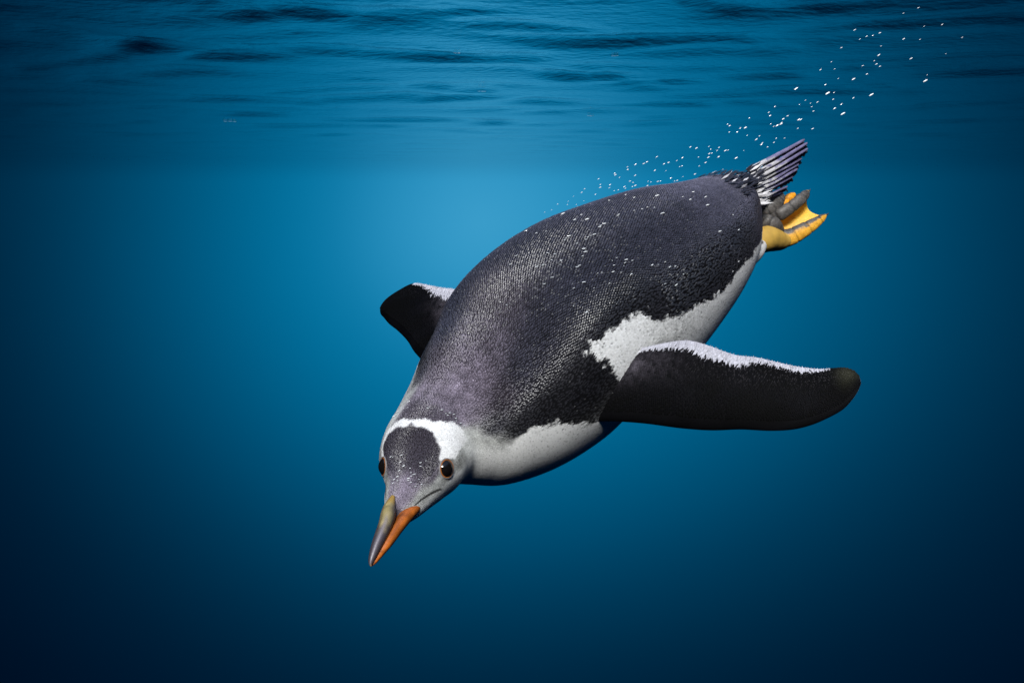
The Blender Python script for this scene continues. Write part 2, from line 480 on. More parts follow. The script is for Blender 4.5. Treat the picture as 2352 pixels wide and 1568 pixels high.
# pale feather tips, part wear, part sun glint painted into the colour, thickest on the middle of the back
worn_glint = RNG.random(len(fu)) < 0.02 + 0.26 * np.exp(-((fu - 8.0) / 1.3) ** 2 - ((np.degrees(ft) - 10) / 20) ** 2) + 0.05 * np.exp(-((fu - 10.5) / 1.5) ** 2 - (np.degrees(ft) / 30) ** 2)
worn_glint &= (fc.max(1) < 0.15) & (fu < 12.5)
fl = spc * (np.where(fc.mean(1) > .3, 1.7, 1.45) + RNG.normal(0, 0.12, len(fu)))
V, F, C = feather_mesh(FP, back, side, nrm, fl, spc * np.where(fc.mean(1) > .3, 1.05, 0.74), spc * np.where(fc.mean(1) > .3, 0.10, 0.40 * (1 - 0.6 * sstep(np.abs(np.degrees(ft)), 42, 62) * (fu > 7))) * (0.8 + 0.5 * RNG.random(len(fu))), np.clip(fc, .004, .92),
                       np.clip(np.where(worn_glint[:, None], 0.38, fc * 1.7 + 0.004), .004, .92))
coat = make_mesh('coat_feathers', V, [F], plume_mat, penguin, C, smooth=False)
coat['kind'] = 'stuff'

# ------------------------------------------------------------------ flippers
def resample(ctrl, n):
    """dense smooth rows through control rows, even along the run"""
    t = np.linspace(0, len(ctrl) - 1, n)
    return spline(ctrl, t), t

FLIP_MAT = attr_mat('flipper_plumage', rough=0.6, spec=0.04, noise_scale=1400, bump=0.3, rough_light=0.65)

def build_flipper(rows, band, nlen, nch, thick_root, thick_tip, face_toward, jag_amp, feather_rows):
    """rows: trailing x, y, distance, leading x, y, distance from root to tip.
    band: width of the white trailing border as a share of the chord at each row."""
    S, t = resample(np.array(rows, float), nlen)
    TR = at(S[:, 0], S[:, 1], S[:, 2]); LE = at(S[:, 3], S[:, 4], S[:, 5])
    bw = np.interp(t, np.arange(len(rows)), band)
    lenp = np.concatenate([[0], np.cumsum(np.linalg.norm(np.diff((TR + LE) / 2, axis=0), axis=1))])
    s = lenp / lenp[-1]
    q = (1 - np.cos(np.linspace(0, math.pi, nch))) / 2
    chord = LE - TR
    along = unit(np.gradient((TR + LE) / 2, axis=0))
    nrm = unit(np.cross(unit(chord), along))
    nrm *= np.sign((nrm * face_toward).sum(1))[:, None]
    th = thick_root + (thick_tip - thick_root) * s
    th = th * np.sqrt(np.clip((1 - s) / 0.06, 0.04, 1))
    # aerofoil: thin trailing edge at q = 0, rounded leading edge at q = 1
    prof = lambda x: 1.9 * np.sqrt(np.clip(1 - x, 0, 1)) * np.clip(x, 0, 1) ** 0.8
    arch = 0.10 * np.sin(math.pi * q)                      # slight hollow across the chord
    def surf(ii, qq, sgn):
        base = TR[ii] + chord[ii] * qq[:, None]
        h = sgn * 0.5 * th[ii] * prof(qq) + np.linalg.norm(chord[ii], axis=1) * 0.05 * np.sin(math.pi * qq)
        return base + nrm[ii] * h[:, None]
    I = np.repeat(np.arange(nlen), nch)
    top = surf(I, np.tile(q, nlen), 1.0).reshape(nlen, nch, 3)
    bot = surf(I, np.tile(q, nlen), -1.0).reshape(nlen, nch, 3)
    loop = np.concatenate([top, bot[:, -2:0:-1]], 1)
    ql = np.concatenate([q, q[-2:0:-1]])
    nl = loop.shape[1]
    V = loop.reshape(-1, 3)
    under = np.concatenate([np.zeros(nch, bool), np.ones(nl - nch, bool)])
    def colour(ii, qq, P, jag):
        n1 = vnoise(P, 160, 5)
        edge = bw[ii] * (1 + 0.12 * n1) + jag
        w = sstep(edge - qq, -0.008, 0.008) * sstep(bw[ii], 0.005, 0.03)
        root = np.exp(-(s[ii] / 0.24) ** 2) * np.exp(-((qq - 0.30) / 0.20) ** 2)
        c = BLACK[None] * (0.26 + 0.12 * np.clip(n1, -1, 1))[:, None] + (np.array([0.16, .14, .17]) * root[:, None]) * (0.55 + 0.45 * vnoise(P, 750, 6)).clip(0, 1.3)[:, None]
        tip = np.exp(-((s[ii] - 0.965) / 0.035) ** 2) * np.exp(-((qq - 0.25) / 0.35) ** 2)
        c = c + tip[:, None] * np.array([0.030, 0.030, 0.018])
        return c + (np.array([0.50, 0.49, 0.54]) - c) * w[:, None]
    II = np.repeat(np.arange(nlen), nl); QQ = np.tile(ql, nlen)
    saw = jag_amp * (1 - 2 * np.abs((lenp[II] / 0.0040 + 0.6 * QQ) % 1 - 0.5))
    C = colour(II, QQ, V, saw - jag_amp * .5)
    C[np.tile(under, nlen)] = np.array([0.42, 0.42, 0.43])
    k = nlen * nl
    V = np.concatenate([V, loop[0].mean(0)[None], loop[-1].mean(0)[None]]); C = np.concatenate([C, C[:1], C[-3:-2]])
    j = np.arange(nl); j2 = (j + 1) % nl
    caps = np.concatenate([np.stack([np.full(nl, k), j2, j], 1), np.stack([np.full(nl, k + 1), (nlen - 1) * nl + j, (nlen - 1) * nl + j2], 1)])
    o = make_mesh('flipper', V, [grid_faces(nlen, nl, True), caps], FLIP_MAT, penguin, C)
    # small stiff scale feathers in rows, pointing to the trailing edge
    na, nc = feather_rows
    ai, qi = np.meshgrid(np.arange(na), np.arange(nc), indexing='ij')
    pos = (ai + 0.5 * (qi % 2) + RNG.normal(0, .10, ai.shape)).ravel() / na * 0.985 + 0.005
    qf = (0.05 + 0.86 * ((qi + RNG.normal(0, .12, qi.shape)).ravel() + 0.5) / nc)
    ii = np.clip(np.searchsorted(s, pos), 1, nlen - 2)
    P = surf(ii, qf, 1.0)
    back = unit(surf(ii, qf - 0.02, 1.0) - P); back = unit(back + 0.55 * along[ii])
    nn = unit(nrm[ii]); side = unit(np.cross(back, nn))
    sp_ = np.linalg.norm(chord[ii], axis=1) / nc
    jit = RNG.normal(0, jag_amp * 0.5, len(qf))
    cf = colour(ii, qf + 0.0, P, jit) * (1 + RNG.normal(0, .14, len(qf)))[:, None]
    # paler tips in rows over the rear half of the flipper
    zone = np.exp(-((qf - 0.30) / 0.17) ** 2) * (0.35 + 0.9 * np.exp(-(pos / 0.22) ** 2)) * np.clip(0.6 + 0.6 * vnoise(P, 60, 8), 0, 1.4)
    tipc = np.clip(cf * 1.3 + (zone * (0.3 + 0.7 * RNG.random(len(cf))))[:, None] * (RNG.random(len(cf)) < .4)[:, None] * np.array([0.13, 0.12, 0.13]), 0, .9)
    V2, F2, C2 = feather_mesh(P, back, side, nn, sp_ * 1.9, np.full(len(P), lenp[-1] / na * 1.05), sp_ * (0.18 + .1 * RNG.random(len(P))), np.clip(cf, .003, .9), tipc)
    # fringe of narrow feathers along the trailing edge
    nf = int(na * 0.75)
    fi = np.clip(np.searchsorted(s, np.linspace(0.06, 0.985, nf)), 1, nlen - 2)
    P = surf(fi, np.full(nf, 0.10), 1.0); back = unit(unit(TR[fi] - P) + 0.15 * along[fi]); nn = nrm[fi]; side = unit(np.cross(back, nn))
    ln = np.linalg.norm(TR[fi] - P, axis=1) * (1.10 + RNG.normal(0, .05, nf))
    cf = colour(fi, np.full(nf, 0.02), P, np.zeros(nf)) * (1 + RNG.normal(0, .13, nf))[:, None]
    V3, F3, C3 = feather_mesh(P, back, side, nn, ln, np.full(nf, lenp[-1] / nf * 0.80), ln * 0.16, np.clip(cf, .003, .9))
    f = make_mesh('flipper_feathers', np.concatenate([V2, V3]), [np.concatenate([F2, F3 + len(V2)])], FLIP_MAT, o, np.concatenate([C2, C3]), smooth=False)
    f['kind'] = 'stuff'
    return o

near = [(1352, 842, .975, 1285, 972, .955), (1385, 832, .965, 1335, 970, .945), (1430, 812, .958, 1398, 967, .936), (1500, 793, .950, 1478, 972, .925),
        (1568, 782, .942, 1562, 983, .914), (1613, 789, .936, 1632, 988, .906), (1686, 814, .926, 1702, 986, .897), (1740, 821, .918, 1768, 989, .890),
        (1786, 832, .912, 1822, 986, .884), (1834, 842, .906, 1866, 975, .880), (1880, 847, .900, 1905, 958, .876), (1912, 845, .896, 1936, 940, .873),
        (1940, 844, .892, 1957, 918, .871), (1961, 851, .889, 1971, 897, .870), (1974, 862, .887, 1978, 880, .870)]
nband = [0.00, 0.02, 0.05, 0.09, 0.13, 0.20, 0.19, 0.13, 0.14, 0.14, 0.09, 0.0, 0.0, 0.0, 0.0]
flip_near = build_flipper(near, nband, 260, 72, 0.018, 0.008, -FWD + 0.4 * UP, 0.040, (130, 34))
flip_near['label'] = 'flipper held out flat towards the viewer, white trailing edge'

far = [(1120, 660, 1.06, 1035, 850, 1.03), (1075, 665, 1.085, 985, 838, 1.05), (1045, 664, 1.11, 955, 812, 1.075), (1017, 661, 1.135, 936, 783, 1.10), (990, 656, 1.16, 914, 760, 1.13),
       (964, 651, 1.185, 894, 744, 1.155), (945, 653, 1.20, 882, 730, 1.175), (923, 664, 1.212, 875, 722, 1.19), (902, 680, 1.22, 873.5, 715, 1.20), (885, 697, 1.225, 874, 711, 1.206)]
fband = [0.22, 0.24, 0.22, 0.20, 0.12, 0.05, 0.0, 0.0, 0.0, 0.0]
flip_far = build_flipper(far, fband, 200, 72, 0.018, 0.008, -FWD - 0.3 * RIGHT, 0.05, (110, 34))
flip_far['label'] = 'flipper half hidden behind the back, reaching away'

# ------------------------------------------------------------------ bill
def tube(ctrl, n, m, depth_ratio=1.0, up_ref=None, bulge=None, px=True, squareness=1.0):
    """swept tube through rows (x, y, distance, half width in picture pixels); returns verts, faces, (along, angle) per vertex"""
    S, t = resample(np.array(ctrl, float), n)
    c = at(S[:, 0], S[:, 1], S[:, 2]); r = np.maximum(S[:, 3], 0.4) * S[:, 2] / FOC
    if bulge is not None:
        r = r * bulge(t / (len(ctrl) - 1))
    T = unit(np.gradient(c, axis=0))
    up = np.broadcast_to(-FWD if up_ref is None else up_ref, c.shape)
    d = unit(up - (up * T).sum(1)[:, None] * T); sd = np.cross(T, d)
    a = np.linspace(0, 2 * math.pi, m, endpoint=False)
    ca, sa = np.cos(a), np.sin(a)
    dr = depth_ratio if np.ndim(depth_ratio) == 0 else np.interp(t, np.arange(len(ctrl)), depth_ratio)
    dr = np.broadcast_to(dr, r.shape)
    V = c[:, None] + (r * dr)[:, None, None] * ca[None, :, None] * d[:, None] + r[:, None, None] * sa[None, :, None] * sd[:, None]
    V = V.reshape(-1, 3)
    k = len(V)
    V = np.concatenate([V, c[:1], c[-1:]])
    j = np.arange(m); j2 = (j + 1) % m
    caps = np.concatenate([np.stack([np.full(m, k), j2, j], 1), np.stack([np.full(m, k + 1), (n - 1) * m + j, (n - 1) * m + j2], 1)])
    A = np.concatenate([np.repeat(t / (len(ctrl) - 1), m), [0, 1]]); B = np.concatenate([np.tile(a, n), [0, 0]])
    return V, [grid_faces(n, m, True), caps], A, B

BILL = attr_mat('horn_of_bill', rough=0.42, spec=0.5, noise_scale=500, bump=0.2)
up_rows = [(903, 1138, .826, 4), (899, 1150, .822, 9), (894, 1166, .817, 14.5), (891, 1184, .811, 17.5), (886, 1202, .806, 16.5), (876, 1226, .799, 15), (864.5, 1253, .792, 12.3), (855, 1279, .786, 8.5), (851.5, 1292, .7835, 5), (852, 1300, .782, 1)]
V, F, A, B = tube(up_rows, 90, 40, [0.6, .7, .8, 1, 1.05, 1.05, 1, 1, 1, 1])
Bd = np.degrees((B + math.pi) % (2 * math.pi) - math.pi)
nz = vnoise(V, 900, 11)
c = np.tile(np.array([0.050, 0.042, 0.050]), (len(V), 1))
oliv = sstep(0.58 - A + 0.05 * nz, -0.03, 0.16)[:, None]
c = c + (np.array([0.25, 0.20, 0.085]) * (1 + 0.25 * nz[:, None]) - c) * oliv * (0.55 + 0.45 * np.cos(2.0 * B - 0.6))[:, None].clip(0, 1)
yel = sstep(0.16 - A + 0.03 * nz, -0.03, 0.06)[:, None]
c = c + (np.array([0.32, 0.19, 0.03]) - c) * yel * .8
ridge = np.exp(-((Bd - 6) / 16) ** 2)[:, None] * sstep(A, .3, .5)[:, None]
c = c + (np.array([0.17, 0.15, 0.18]) - c) * ridge * .7
tipm = sstep(A, 0.90, 0.99)[:, None]
c = c + (np.array([0.16, 0.10, 0.05]) - c) * tipm
strk = vnoise(np.stack([np.cos(B) * .02, np.sin(B) * .02, A * .004], 1), 420, 16)
c = c * (1 + 0.40 * strk[:, None]).clip(.4, 1.5)
bill_u = make_mesh('upper_bill', V, F, BILL, penguin, np.clip(c, .004, .9))
lo_rows = [(984, 1146, .853, 3), (966, 1157, .843, 9), (948, 1170, .832, 14), (930, 1188, .823, 16), (911, 1213, .813, 15), (892, 1243, .802, 12.5), (874, 1269, .794, 9), (861, 1288, .788, 6), (853.5, 1299, .785, 1.5)]
V, F, A, B = tube(lo_rows, 90, 36, 1.05)
nz = vnoise(V, 900, 12)
c = np.array([0.30, 0.078, 0.010])[None] * (1 + 0.40 * nz[:, None])
stain = sstep(vnoise(V, 350, 13) + 0.5 * nz + 0.5 - 1.6 * A, -0.2, 0.9)[:, None]
c = c * (1 - 0.45 * stain)
Bd = np.degrees((B + math.pi) % (2 * math.pi) - math.pi)
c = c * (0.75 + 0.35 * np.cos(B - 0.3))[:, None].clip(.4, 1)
c = c + (np.array([0.06, 0.03, 0.02]) - c) * (sstep(A, 0.86, 0.97) * .6)[:, None]
strk = vnoise(np.stack([np.cos(B) * .02, np.sin(B) * .02, A * .004], 1), 420, 15)
c = c * (1 + 0.45 * strk[:, None]).clip(.4, 1.5)
c = c + (np.array([0.05, 0.045, 0.045]) - c) * sstep(0.14 - A, -0.06, 0.10)[:, None]
bill_l = make_mesh('lower_bill', V, F, BILL, penguin, np.clip(c, .004, .9))

# ------------------------------------------------------------------ eyes
eye_mat = flat_mat('wet_eye', (0.006, 0.005, 0.005), rough=0.06, spec=0.5)
iris_mat = flat_mat('iris_brown', (0.30, 0.10, 0.020), rough=0.3, noise=0.5)
lid_mat = flat_mat('eyelid_skin', (0.20, 0.19, 0.19), rough=0.5, noise=0.25)

def sphere(c, ax, r, flat=1.0, n=24, m=36):
    ax = unit(ax); e = unit(np.cross(ax, UP)); f = np.cross(ax, e)
    a = np.linspace(0.001, math.pi - 0.001, n)[:, None]; b = np.linspace(0, 2 * math.pi, m, endpoint=False)[None]
    V = (c + r * (flat * np.cos(a)[..., None] * ax + (np.sin(a) * np.cos(b))[..., None] * e + (np.sin(a) * np.sin(b))[..., None] * f))
    return V.reshape(-1, 3), [grid_faces(n, m, True)]

def ring(c, ax, R, r, n=48, m=10, oval=1.0):
    ax = unit(ax); e = unit(np.cross(ax, UP)); f = np.cross(ax, e)
    a = np.linspace(0, 2 * math.pi, n, endpoint=False); b = np.linspace(0, 2 * math.pi, m, endpoint=False)
    rad = np.cos(a)[:, None] * e + np.sin(a)[:, None] * f * oval
    V = c + rad[:, None] * (R + r * np.cos(b))[None, :, None] + ax * (r * np.sin(b))[None, :, None]
    i = np.arange(n)[:, None]; j = np.arange(m)[None]
    F = np.stack(np.broadcast_arrays(i * m + j, i * m + (j + 1) % m, ((i + 1) % n) * m + (j + 1) % m, ((i + 1) % n) * m + j), -1).reshape(-1, 4)
    return V.reshape(-1, 3), [F]

for sgn in (1, -1):
    u0, t0 = 15.9, math.radians(68.5 * sgn)
    p = body_point([u0], [t0])[0]
    g1 = body_point([u0 + .1], [t0])[0] - body_point([u0 - .1], [t0])[0]
    g2 = body_point([u0], [t0 + .1])[0] - body_point([u0], [t0 - .1])[0]
    n = unit(np.cross(g1, g2)); n *= np.sign(((p - body_frames(np.array([u0]))[0][0]) * n).sum())
    R = 21.0 * 0.85 / FOC
    V, F = sphere(p - n * R * 0.60, n, R * 1.13)
    eye = make_mesh('eye', V, F, eye_mat, penguin)
    V, F = ring(p + n * R * 0.0, n, R * 0.96, R * 0.085)
    make_mesh('iris', V, F, iris_mat, eye)
    V, F = ring(p - n * R * 0.04, n, R * 1.08, R * 0.09)
    make_mesh('eyelid', V, F, lid_mat, eye)

# ------------------------------------------------------------------ tail
TAILM = attr_mat('quill_plumage', rough=0.4, spec=0.5, noise_scale=700, bump=0.3)
zx = lambda x: 1623.1 + x * 0.1953
zy = lambda y: 306.25 + y * 0.1953
quills = [((545, 395), (1132, 85)), ((560, 480), (1166, 125)), ((575, 540), (1170, 192)), ((560, 590), (1098, 305)), ((560, 640), (1065, 372)),
          ((560, 690), (1050, 428)), ((560, 735), (998, 515)), ((560, 775), (935, 632)), ((560, 815), (890, 690)), ((545, 850), (765, 820))]
for k, ((x0, y0), (x1, y1)) in enumerate(quills):
    x0, y0 = x0 - 60, y0 + 38 - 5 * k
    d0, d1 = 1.186 + 0.001 * k, 1.235 + 0.001 * k
    mx_, my_ = (x0 + x1) / 2 + random.uniform(-6, 6), (y0 + y1) / 2 + 14 + random.uniform(-12, 14)
    w = random.uniform(4.2, 5.0) if k < 6 else random.uniform(3.3, 4.2)
    rows_ = [(zx(x0), zy(y0), d0, w * 1.2), (zx(x0 * .75 + x1 * .25), zy(y0 * .75 + y1 * .25 + 6), d0 * .75 + d1 * .25, w * 1.15), (zx(mx_), zy(my_), (d0 + d1) / 2, w),
             (zx(x0 * .2 + x1 * .8), zy(y0 * .2 + y1 * .8 + 5), d0 * .2 + d1 * .8, w * .85), (zx(x1), zy(y1), d1, w * .62), (zx(x1 + 14), zy(y1 - 10), d1 + .001, 1.2)]
    V, F, A, B = tube(rows_, 44, 12, 0.55)
    nz = vnoise(V, 400, 30 + k)
    base = sstep([.26, .38, .42, .38, .42, .38, .32, .42, .38, .46][k] - A + 0.14 * nz + 0.06 * np.sin(3 * B), -0.05, 0.08)[:, None]
    c = np.array([0.145, 0.135, 0.245])[None] * (1 + 0.30 * nz[:, None]) * (1.15 - 0.35 * A[:, None])
    c = c + (np.array([0.44, 0.44, 0.46]) - c) * base
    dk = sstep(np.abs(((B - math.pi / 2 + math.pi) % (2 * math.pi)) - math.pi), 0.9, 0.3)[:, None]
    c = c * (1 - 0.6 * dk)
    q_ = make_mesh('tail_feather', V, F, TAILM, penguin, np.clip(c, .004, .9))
    # dark ragged vane under the shaft
    S, t = resample(np.array(rows_, float)[1:5], 26)
    cA = at(S[:, 0], S[:, 1], S[:, 2] + 0.004)
    cB = at(S[:, 0] + 4.5, S[:, 1] + 9.5 * (0.6 + 0.6 * RNG.random(26)), S[:, 2] + 0.008)
    off = FWD * 0.0008
    Vv = np.concatenate([cA, cB, cB + off, cA + off]).reshape(4, 26, 3).transpose(1, 0, 2).reshape(-1, 3)
    cv = np.tile(np.array([0.070, 0.066, 0.092]), (len(Vv), 1)) * (1 + 0.5 * RNG.random((len(Vv), 1)))
    make_mesh('vane', Vv, [grid_faces(26, 4, True)], TAILM, q_, cv)

# dark and pale coverts lying flat over the roots of the tail
nC = 260
direc = unit((at(np.array([zx(1150.)]), np.array([zy(160.)]), np.array([1.24])) - at(np.array([zx(560.)]), np.array([zy(470.)]), np.array([1.187])))[0])
bu = RNG.uniform(0.5, 2.6, nC); bt = RNG.uniform(-1.6, 1.1, nC)
PB = body_point(bu, bt)
nb = unit(PB - body_frames(np.clip(bu + .6, 0, NU))[0])
bk = direc[None] + RNG.normal(0, .10, (nC, 3))
bk = unit(bk - 0.85 * (bk * nb).sum(1)[:, None] * nb)
sb = unit(np.cross(bk, nb)); nb = unit(np.cross(sb, bk)); nb *= np.sign((nb * (PB - body_frames(np.clip(bu + .6, 0, NU))[0])).sum(1))[:, None]
pale = (RNG.random(nC) < 0.10)
cc_ = np.where(pale[:, None], np.array([0.42, 0.42, 0.45]), DARK * 0.7) * (1 + RNG.normal(0, .25, nC))[:, None]
V, F, C = feather_mesh(PB + nb * 0.0012, bk, sb, nb, RNG.uniform(.010, .020, nC), RNG.uniform(.002, .0035, nC), RNG.uniform(.0005, .0015, nC), np.clip(cc_, .004, .9))
cov = make_mesh('tail_coverts', V, [F], plume_mat, penguin, C, smooth=False)
cov['kind'] = 'stuff'

# loose dark and white plumes over the quill roots
nR = 150
v_ = RNG.random(nR)
qx = 500 + 75 * v_ + RNG.normal(0, 26, nR); qy = 425 + 425 * v_ + RNG.normal(0, 8, nR)
PQ = at(zx(qx), zy(qy), 1.1795 + RNG.uniform(-.002, .004, nR) + 0.004 * v_)
bk = unit(direc[None] + RNG.normal(0, .10, (nR, 3)) + (0.25 * (0.4 - v_))[:, None] * UP)
nq = np.broadcast_to(-FWD, bk.shape); sq = unit(np.cross(bk, nq)); nq = unit(np.cross(sq, bk)); nq = nq * np.sign((nq * -FWD).sum(1))[:, None]
wh = RNG.random(nR) < 0.25 + 0.45 * v_
cq = np.where(wh[:, None], np.array([0.58, 0.58, 0.60]), DARK * 0.8) * (1 + RNG.normal(0, .2, nR))[:, None]
V, F, C = feather_mesh(PQ, bk, sq, nq, RNG.uniform(.012, .026, nR), RNG.uniform(.002, .0034, nR), RNG.uniform(.0004, .0014, nR), np.clip(cq, .004, .9))
plumes = make_mesh('tail_plumes', V, [F], plume_mat, penguin, C, smooth=False)
plumes['kind'] = 'stuff'

# ------------------------------------------------------------------ feet
SKIN = attr_mat('foot_skin', rough=0.5, spec=0.35, noise_scale=600, bump=0.6, sss=0.10)
CLAW = flat_mat('claw_horn', (0.05, 0.04, 0.035), rough=0.35)
YEL = np.array([0.76, 0.46, 0.065]); ORA = np.array([0.72, 0.30, 0.014]); TOEG = np.array([0.075, 0.070, 0.066])

def toe_tube(name, parent, pts, ncuts, grey_dir, grey_w, seed, base=YEL):
    """scaly toe: grey on its upper side, yellow web skin below, creased between the joints"""
    P_ = [(zx(x), zy(y), d, r * 0.1953) for x, y, d, r in pts]
    bul = lambda t: 1.0 - 0.09 * np.exp(-(((t * ncuts) % 1.0 - 0.5) / 0.06) ** 2) + 0.012 * np.sin(t * 40)
    V, F, A, B = tube(P_, 90, 28, 0.6, bulge=bul)
    nz = vnoise(V, 700, seed); nf = vnoise(V, 2500, seed + 1)
    ang = np.abs((B - grey_dir + math.pi) % (2 * math.pi) - math.pi)
    g = sstep(grey_w + 0.25 * nz + 0.12 * nf - ang, -0.18, 0.18)[:, None]
    crease = np.exp(-(((A * ncuts) % 1.0 - 0.5) / 0.05) ** 2)[:, None]
    c = base[None] * (1 + 0.18 * nz + 0.14 * nf)[:, None]
    gc = TOEG[None] * (1 + 0.25 * nz + 0.45 * nf).clip(.3, 2.2)[:, None]
    gc = gc * (1 - 0.55 * crease)
    c = c * (1 - 0.40 * crease)
    c = c + (gc - c) * g
    tipy = sstep(A, 0.94, 1.0)[:, None]
    c = c + (YEL * .6 - c) * tipy
    return make_mesh(name, V, F, SKIN, parent, np.clip(c, .004, .9))

def claw(parent, x0, y0, x1, y1, d, r):
    V, F, A, B = tube([(zx(x0), zy(y0), d, r * .1953), (zx((x0 + x1) / 2), zy((y0 + y1) / 2 + 4), d, r * .15), (zx(x1), zy(y1), d, .3)], 12, 10)
    make_mesh('claw', V, F, CLAW, parent)

def web(parent, A_, B_, sag, base, back_d):
    """skin stretched between two toes, thin but solid, hollow at its free edge"""
    n, m = 30, 24
    SA, _ = resample(np.array(A_, float), n); SB, _ = resample(np.array(B_, float), n)
    v = np.linspace(0, 1, m)
    G = SA[:, None] * (1 - v)[None, :, None] + SB[:, None] * v[None, :, None]
    hol = 4 * v * (1 - v)
    s_ = np.linspace(0, 1, n)[:, None]
    # pull the free edge back towards the foot
    root = G[0][None]
    G = root + (G - root) * (1 - sag * (s_ ** 1.2) * hol[None])[..., None]
    P = at(zx(G[..., 0]), zy(G[..., 1]), G[..., 2] + back_d * hol[None] * np.linspace(0.3, 1, n)[:, None])
    th_ = FWD * 0.0016
    V = np.concatenate([P.reshape(-1, 3), (P + th_).reshape(-1, 3)])
    f = grid_faces(n, m, False)
    k = n * m
    i = np.arange(m - 1); e1_ = np.stack([(n - 1) * m + i, (n - 1) * m + i + 1, k + (n - 1) * m + i + 1, k + (n - 1) * m + i], 1)
    e0_ = np.stack([i + 1, i, k + i, k + i + 1], 1)
    nz = vnoise(V, 250, 41); nf = vnoise(V, 1500, 42)
    c = base[None] * (1 + 0.16 * nz + 0.12 * nf)[:, None]
    return make_mesh('web', V, [f, f[:, ::-1] + k, e1_, e0_], SKIN, parent, np.clip(c, .004, .9))

# feathered thigh, white with a dark crescent, where the near leg leaves the body
rows_ = [(1640, 632, 1.145, 16), (1682, 606, 1.160, 28), (1714, 586, 1.172, 29), (1736, 571, 1.184, 24), (1751, 562, 1.195, 13)]
V, F, A, B = tube(rows_, 60, 60, 0.8)
nz = vnoise(V, 300, 81); nf = vnoise(V, 1100, 82)
S_, C_ = np.sin(B), np.cos(B)
px_, py_, _ = project(V)
along_ = unit(at(1752., 556., 1.195) - at(1660., 618., 1.15)); across_ = UP - (UP @ along_) * along_
hgt = (V - at(1715., 588., 1.172)) @ unit(across_)
dk = sstep(hgt + 0.003 * nz + 0.003 * nf, 0.002, 0.008)[:, None]
c = WHITE * .95 + (DARK - WHITE * .95) * dk
thigh = make_mesh('thigh_feathers', V, F, plume_mat, penguin, np.clip(c * (1 + .08 * nz[:, None]), .004, .9))

# near foot: shank, three toes and the webs between them
shank = [(zx(560), zy(1330), 1.195, 20), (zx(640), zy(1270), 1.205, 28), (zx(720), zy(1240), 1.214, 30), (zx(800), zy(1250), 1.222, 27), (zx(870), zy(1262), 1.228, 22), (zx(960), zy(1245), 1.232, 15)]
V, F, A, B = tube(shank, 40, 28, 0.9)
nz = vnoise(V, 500, 51)
c = np.array([0.46, 0.29, 0.06])[None] * (1 + 0.16 * nz[:, None])
foot = make_mesh('foot', V, F, SKIN, penguin, np.clip(c, .004, .9))
foot['label'] = 'nearer webbed foot, yellow orange with grey scaly toes'
toe_tube('toe', foot, [(640, 1010, 1.218, 62), (720, 1040, 1.215, 88), (800, 1085, 1.216, 92), (855, 1135, 1.221, 66), (885, 1190, 1.228, 30)], 1.6, 0.0, 2.6, 61)
A_t = [(760, 1020, 1.232, 50), (850, 965, 1.226, 72), (940, 905, 1.224, 74), (1030, 840, 1.225, 70), (1110, 772, 1.227, 66), (1168, 712, 1.230, 50), (1192, 680, 1.233, 22)]
toe_tube('toe', foot, A_t, 3.4, -0.35, 2.0, 63)
B_t = [(790, 1235, 1.236, 100), (890, 1238, 1.232, 108), (1000, 1212, 1.230, 102), (1100, 1160, 1.229, 92), (1200, 1102, 1.229, 80), (1290, 1045, 1.230, 62), (1360, 994, 1.233, 44), (1404, 962, 1.236, 16)]
toe_tube('toe', foot, B_t, 4.4, -0.95, 0.62, 65, base=ORA * .5 + YEL * .5)
web(foot, [(800, 1060, 1.232), (900, 960, 1.230), (1030, 870, 1.230), (1130, 800, 1.231), (1188, 720, 1.234)],
    [(850, 1200, 1.236), (980, 1170, 1.234), (1120, 1110, 1.233), (1250, 1040, 1.234), (1345, 965, 1.236)], 0.16, YEL, 0.010)
claw(foot, 1190, 690, 1222, 655, 1.234, 14); claw(foot, 1398, 965, 1437, 938, 1.237, 14)

# far foot, mostly hidden behind the tail and the near foot
shank = [(zx(560), zy(960), 1.250, 14), (zx(640), zy(930), 1.256, 17), (zx(720), zy(900), 1.262, 17), (zx(790), zy(880), 1.266, 13)]
V, F, A, B = tube(shank, 30, 24, 0.9)
foot2 = make_mesh('foot', V, F, SKIN, penguin, np.tile(np.array([0.30, 0.17, 0.03]), (len(V), 1)))
foot2['label'] = 'farther webbed foot, mostly hidden'
toe_tube('toe', foot2, [(640, 930, 1.243, 66), (700, 905, 1.240, 92), (760, 860, 1.241, 98), (830, 800, 1.244, 88), (875, 740, 1.248, 55), (890, 705, 1.250, 20)], 2.2, 0.5, 1.6, 71, base=np.array([0.52, 0.33, 0.06]))
toe_tube('toe', foot2, [(840, 900, 1.262, 60), (900, 830, 1.262, 58), (950, 780, 1.264, 56), (1000, 740, 1.266, 46), (1042, 712, 1.268, 18)], 1.0, 2.0, 0.0, 73, base=ORA)
web(foot2, [(700, 960, 1.252), (780, 880, 1.250), (860, 790, 1.251), (892, 715, 1.253)], [(790, 960, 1.258), (850, 900, 1.258), (900, 850, 1.258), (930, 800, 1.259)], 0.1, np.array([0.55, 0.36, 0.07]), 0.004)

